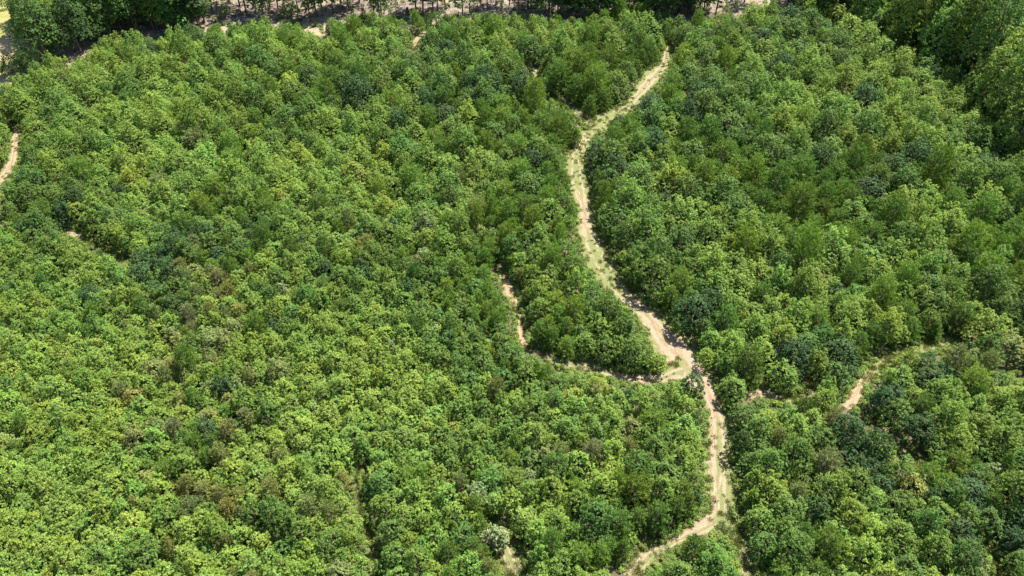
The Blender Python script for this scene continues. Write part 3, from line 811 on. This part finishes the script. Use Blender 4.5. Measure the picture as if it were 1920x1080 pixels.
def label_for(kind, tone, s, px, py):
    sz = {'broad': (.85, 1.12), 'oak': (.85, 1.12), 'pine': (.85, 1.12)}.get(kind, (.9, 1.15))
    szw = 'small ' if s < sz[0] else ('large ' if s > sz[1] else '')
    base = szw + (tone + ' ' if kind != 'bloom' else '') + KINDNAME[kind][1] + ' ' + where(px, py, kind)
    fx, fy = min(max(px / 19.2, 0), 100), min(max(py / 10.8, 0), 100)
    wc = lambda q: len(q.split())
    if wc(base) > 12: base = base.replace('yellow green', 'yellowish').replace('brownish olive', 'olive').replace('blue green', 'bluish')
    l = '%s, %d%% across, %d%% down' % (base, round(fx), round(fy))
    if l in used:
        if wc(base) > 10: base = base.replace(szw, '', 1) if szw else base
        if wc(base) > 10: base = base.replace('yellow green', 'yellowish').replace('brownish olive', 'olive').replace('blue green', 'bluish')
        l = '%s, %.1f%% across, %.1f%% down' % (base, fx, fy)
    used.add(l)
    return l

def place(t):
    x, y, kind, pi, s, zs, tone, _ = t
    k = KITS[kind][pi]; nm = KINDNAME[kind][0]
    e = bpy.data.objects.new(nm, None); e.empty_display_size = 0.5
    COL.objects.link(e)
    e.location = (x, y, 0); e.rotation_euler = (random.gauss(0, .03), random.gauss(0, .03), random.uniform(0, 6.28)); e.scale = (s, s, zs)
    px, py, _ = proj(x, y, k.H * zs * 0.6)
    if kind in ('slender', 'tallpine', 'mature'): px, py, _ = proj(x, y, 2.0)
    e['label'] = label_for(kind, tone, s, float(px), float(py)); e['category'] = KINDNAME[kind][2]; e['group'] = GROUP[kind]
    for part, me in (('trunk', k.trunk), ('crown', k.crown), ('blossom', k.bloom)):
        if me is None: continue
        c = bpy.data.objects.new(part, me); COL.objects.link(c); c.parent = e
        if part == 'crown': c['tint'] = tint_of(tone)
    return e

def shows(t):
    k = KITS[t[2]][t[3]]
    px, py, d = proj(t[0], t[1], k.H * t[5] * .6)
    return -20 < px < 1940 and -20 < py < 1095, k.R * t[4] * k.H * t[5] / (d * d)
by = {}
for t in trees: by.setdefault(t[2], []).append(t)
KC = {kind: kit_collection('kit_' + kind, [k.whole for k in KITS[kind]]) for kind in KITS}
SN_LABEL = {'broad': ('broadleaf_canopy', 'distant canopy of young green broadleaf trees filling the ground around the trails'),
            'oak': ('round_tree_canopy', 'darker round-crowned trees scattered through the distant canopy'),
            'pine': ('pine_canopy', 'soft mid green young pines massed in the distant canopy')}
for kind, L in by.items():
    vis = [t for t in L if shows(t)[0]]; vis.sort(key=lambda t: (-int(t[7]), -shows(t)[1]))
    one = vis[:298]; ids = set(map(id, one)); rest = [t for t in L if id(t) not in ids]
    for t in one: place(t)
    if rest:
        pts = [(t[0], t[1], 0, t[3], random.gauss(0, .03), random.gauss(0, .03), random.uniform(0, 6.28), t[4], t[4], t[5], tint_of(t[6])) for t in rest]
        scatter(SN_LABEL[kind][0], SN_LABEL[kind][1], pts, KC[kind], KINDNAME[kind][2])
    print(kind, len(one), len(rest))
for t in tall: place(t)

# undergrowth between the crowns
n = 11000
uy = rng.uniform(45, 318, n); ux = rng.uniform(-1, 1, n) * (uy * 0.70 + 58)
sc = rng.uniform(.7, 1.5, n)
tx, ty, _ = proj(ux, uy, 1.6 * sc)
ok = ((ty > np.interp(tx, TOPX, TOPY) - 4) | (ty < np.interp(tx, [0, 1500, 1560, 2200], [-99, -99, 20, 440]))) & ~crown_blocks(ux, uy, sc * 1.0, sc * 1.7, 0.95)
pts = []
for i in np.where(ok)[0]:
    tone = random.choice(['bright green', 'fresh green', 'mid green', 'mid green', 'mid green'])
    pts.append((ux[i], uy[i], 0, random.randrange(3), 0, 0, random.uniform(0, 6.28), sc[i], sc[i], sc[i], tint_of(tone)))
sx = np.array(SCRUB); sb = crown_blocks(sx[:, 0], sx[:, 1], np.full(len(sx), .2), np.full(len(sx), .3), 0.62)
for (x, y) in [q for q, b_ in zip(SCRUB, sb) if not b_]:
    sc_ = random.uniform(.18, .6)
    pts.append((x, y, 0, random.randrange(3), 0, 0, random.uniform(0, 6.28), sc_, sc_, sc_ * random.uniform(.5, 1.1), tint_of(random.choice(['yellow green', 'bright green', 'fresh green', 'olive green', 'olive green']))))
scatter('undergrowth', 'low leafy undergrowth filling the gaps between the trees', pts, KC['shrub'], 'undergrowth')

# grass tufts on the trail verges and the meadow
r = np.random.default_rng(5)
tm = []
for s in range(3):
    C = np.stack([r.normal(0, .28, 60), r.normal(0, .28, 60), np.zeros(60)], 1)
    d = norm(np.stack([r.normal(0, .45, 60), r.normal(0, .45, 60), np.ones(60)], 1)); ln = r.uniform(.15, .42, 60)[:, None]
    sd = norm(np.cross(d, r.normal(size=d.shape))) * .035
    V = np.stack([C - sd, C + sd, C + d * ln + sd * .3, C + d * ln - sd * .3], 1).reshape(-1, 3)
    tm.append(mesh_from('tuft', V, [np.arange(240).reshape(60, 4)], [M_GRASS], {'vary': np.repeat(r.uniform(0, 1, 60), 4), 'hue': np.repeat(r.uniform(0, 1, 60), 4)}))
pts = []
for (x, y) in VERGE:
    s = random.uniform(.5, 1.3)
    pts.append((x, y, 0, random.randrange(3), 0, 0, random.uniform(0, 6.28), s, s, s, random.choice([(.12, .17, .045), (.17, .19, .06), (.24, .22, .10), (.10, .16, .045)])))
scatter('grass', 'short yellowish green grass tufts along the trails', pts, kit_collection('kit_tuft', tm), 'grass')

# brush left on the clearing
sm = []
for s in range(4):
    segs = []
    for q in range(14):
        a = r.uniform(0, 3.14); l = r.uniform(.6, 2.4); p = np.array([r.normal(0, 1.1), r.normal(0, .8), r.uniform(.05, .5)])
        dv = np.array([math.cos(a), math.sin(a), r.uniform(-.15, .15)]) * l / 2
        segs.append((p - dv, p + dv, r.uniform(.03, .09), .02))
    v, f = tubes(segs, 5); sm.append(mesh_from('sticks', v, [f], [M_PALEBARK if s % 2 else M_BARK], smooth=True))
pts = []
for i in range(3200):
    px, py = random.uniform(100, 1500), random.uniform(-60, 75)
    if py > np.interp(px, TOPX, TOPY) + 6: continue
    x, y = at(px, py); s = random.uniform(.4, 1.2)
    pts.append((float(x), float(y), 0.1, random.randrange(4), 0, 0, random.uniform(0, 6.28), s, s, s, (.2, .2, .2)))
scatter('brush', 'dry sticks and branches left lying on the bare clearing', pts, kit_collection('kit_brush', sm), 'brush')
pts = []
for i in range(1300):
    px, py = random.uniform(120, 1480), random.uniform(-60, 70)
    if py > np.interp(px, TOPX, TOPY) + 6: continue
    x, y = at(px, py); s = random.uniform(.3, .9)
    pts.append((float(x), float(y), 0.05, random.randrange(3), 0, 0, random.uniform(0, 6.28), s, s, s * .7, tint_of(random.choice(['olive green', 'yellow green', 'mid green', 'brownish olive']))))
scatter('low_shrubs', 'small scattered shrubs regrowing on the bare clearing', pts, KC['shrub'], 'shrubs')

# dead trees: the bare broken one by the meadow and the leaning pale stems
def bare_tree(px, py, H, lean, label, mat=M_PALEBARK, seed=0, forks=9):
    x, y = at(px, py); r2 = np.random.default_rng(seed)
    e = bpy.data.objects.new('dead_tree', None); COL.objects.link(e); e.location = (float(x), float(y), 0); e.rotation_euler = lean
    e['label'] = label; e['category'] = 'dead tree'; e['group'] = 'bare dead trees'
    sg = trunk_segs(seed, H * .38, H * .3, H, .16, 0)
    v, f = tubes(sg, 7); t = bpy.data.objects.new('trunk', mesh_from('trunk', v, [f], [mat], smooth=True)); COL.objects.link(t); t.parent = e
    for k in range(forks):
        z = H * (.3 + .6 * k / forks); a = k * 2.3; l = H * .32 * (1 - k / forks * .6); sg = []
        p = np.array([0, 0, z]); m_ = p + np.array([math.cos(a) * .5, math.sin(a) * .5, .35]) * l
        sg.append((p, m_, .07, .045)); sg.append((m_, m_ + np.array([math.cos(a + .4) * .5, math.sin(a + .4) * .5, .5]) * l, .045, .012)); sg.append((m_, m_ + np.array([math.cos(a - .6) * .4, math.sin(a - .6) * .4, .2]) * l, .035, .01))
        v, f = tubes(sg, 5); b = bpy.data.objects.new('branch', mesh_from('branch', v, [f], [mat], smooth=True)); COL.objects.link(b); b.parent = e
bare_tree(48, 100, 9, (0.1, -.35, 0), 'pale dead tree with bare forked branches beside the meadow at top left', seed=31)
bare_tree(102, 88, 8, (0, -.3, 0), 'leaning pale dead stem inside the dark top left wood', seed=32, forks=4)
bare_tree(492, 44, 10, (0.1, -.5, 0), 'pale leaning dead trunk at the clearing edge in the upper left', seed=33, forks=4)
bare_tree(396, 28, 6, (0, 0, 0), 'thin grey snag standing alone between two tall stems by the clearing', seed=34, forks=3)
bare_tree(1752, 122, 11, (0, .25, 0), 'pale bare stem leaning in the dark edge of the right-hand wood', seed=35, forks=4)
bare_tree(1890, 250, 8, (0, .1, 0), 'bare branching dead tree low in the right-hand wood edge', seed=36, forks=8)
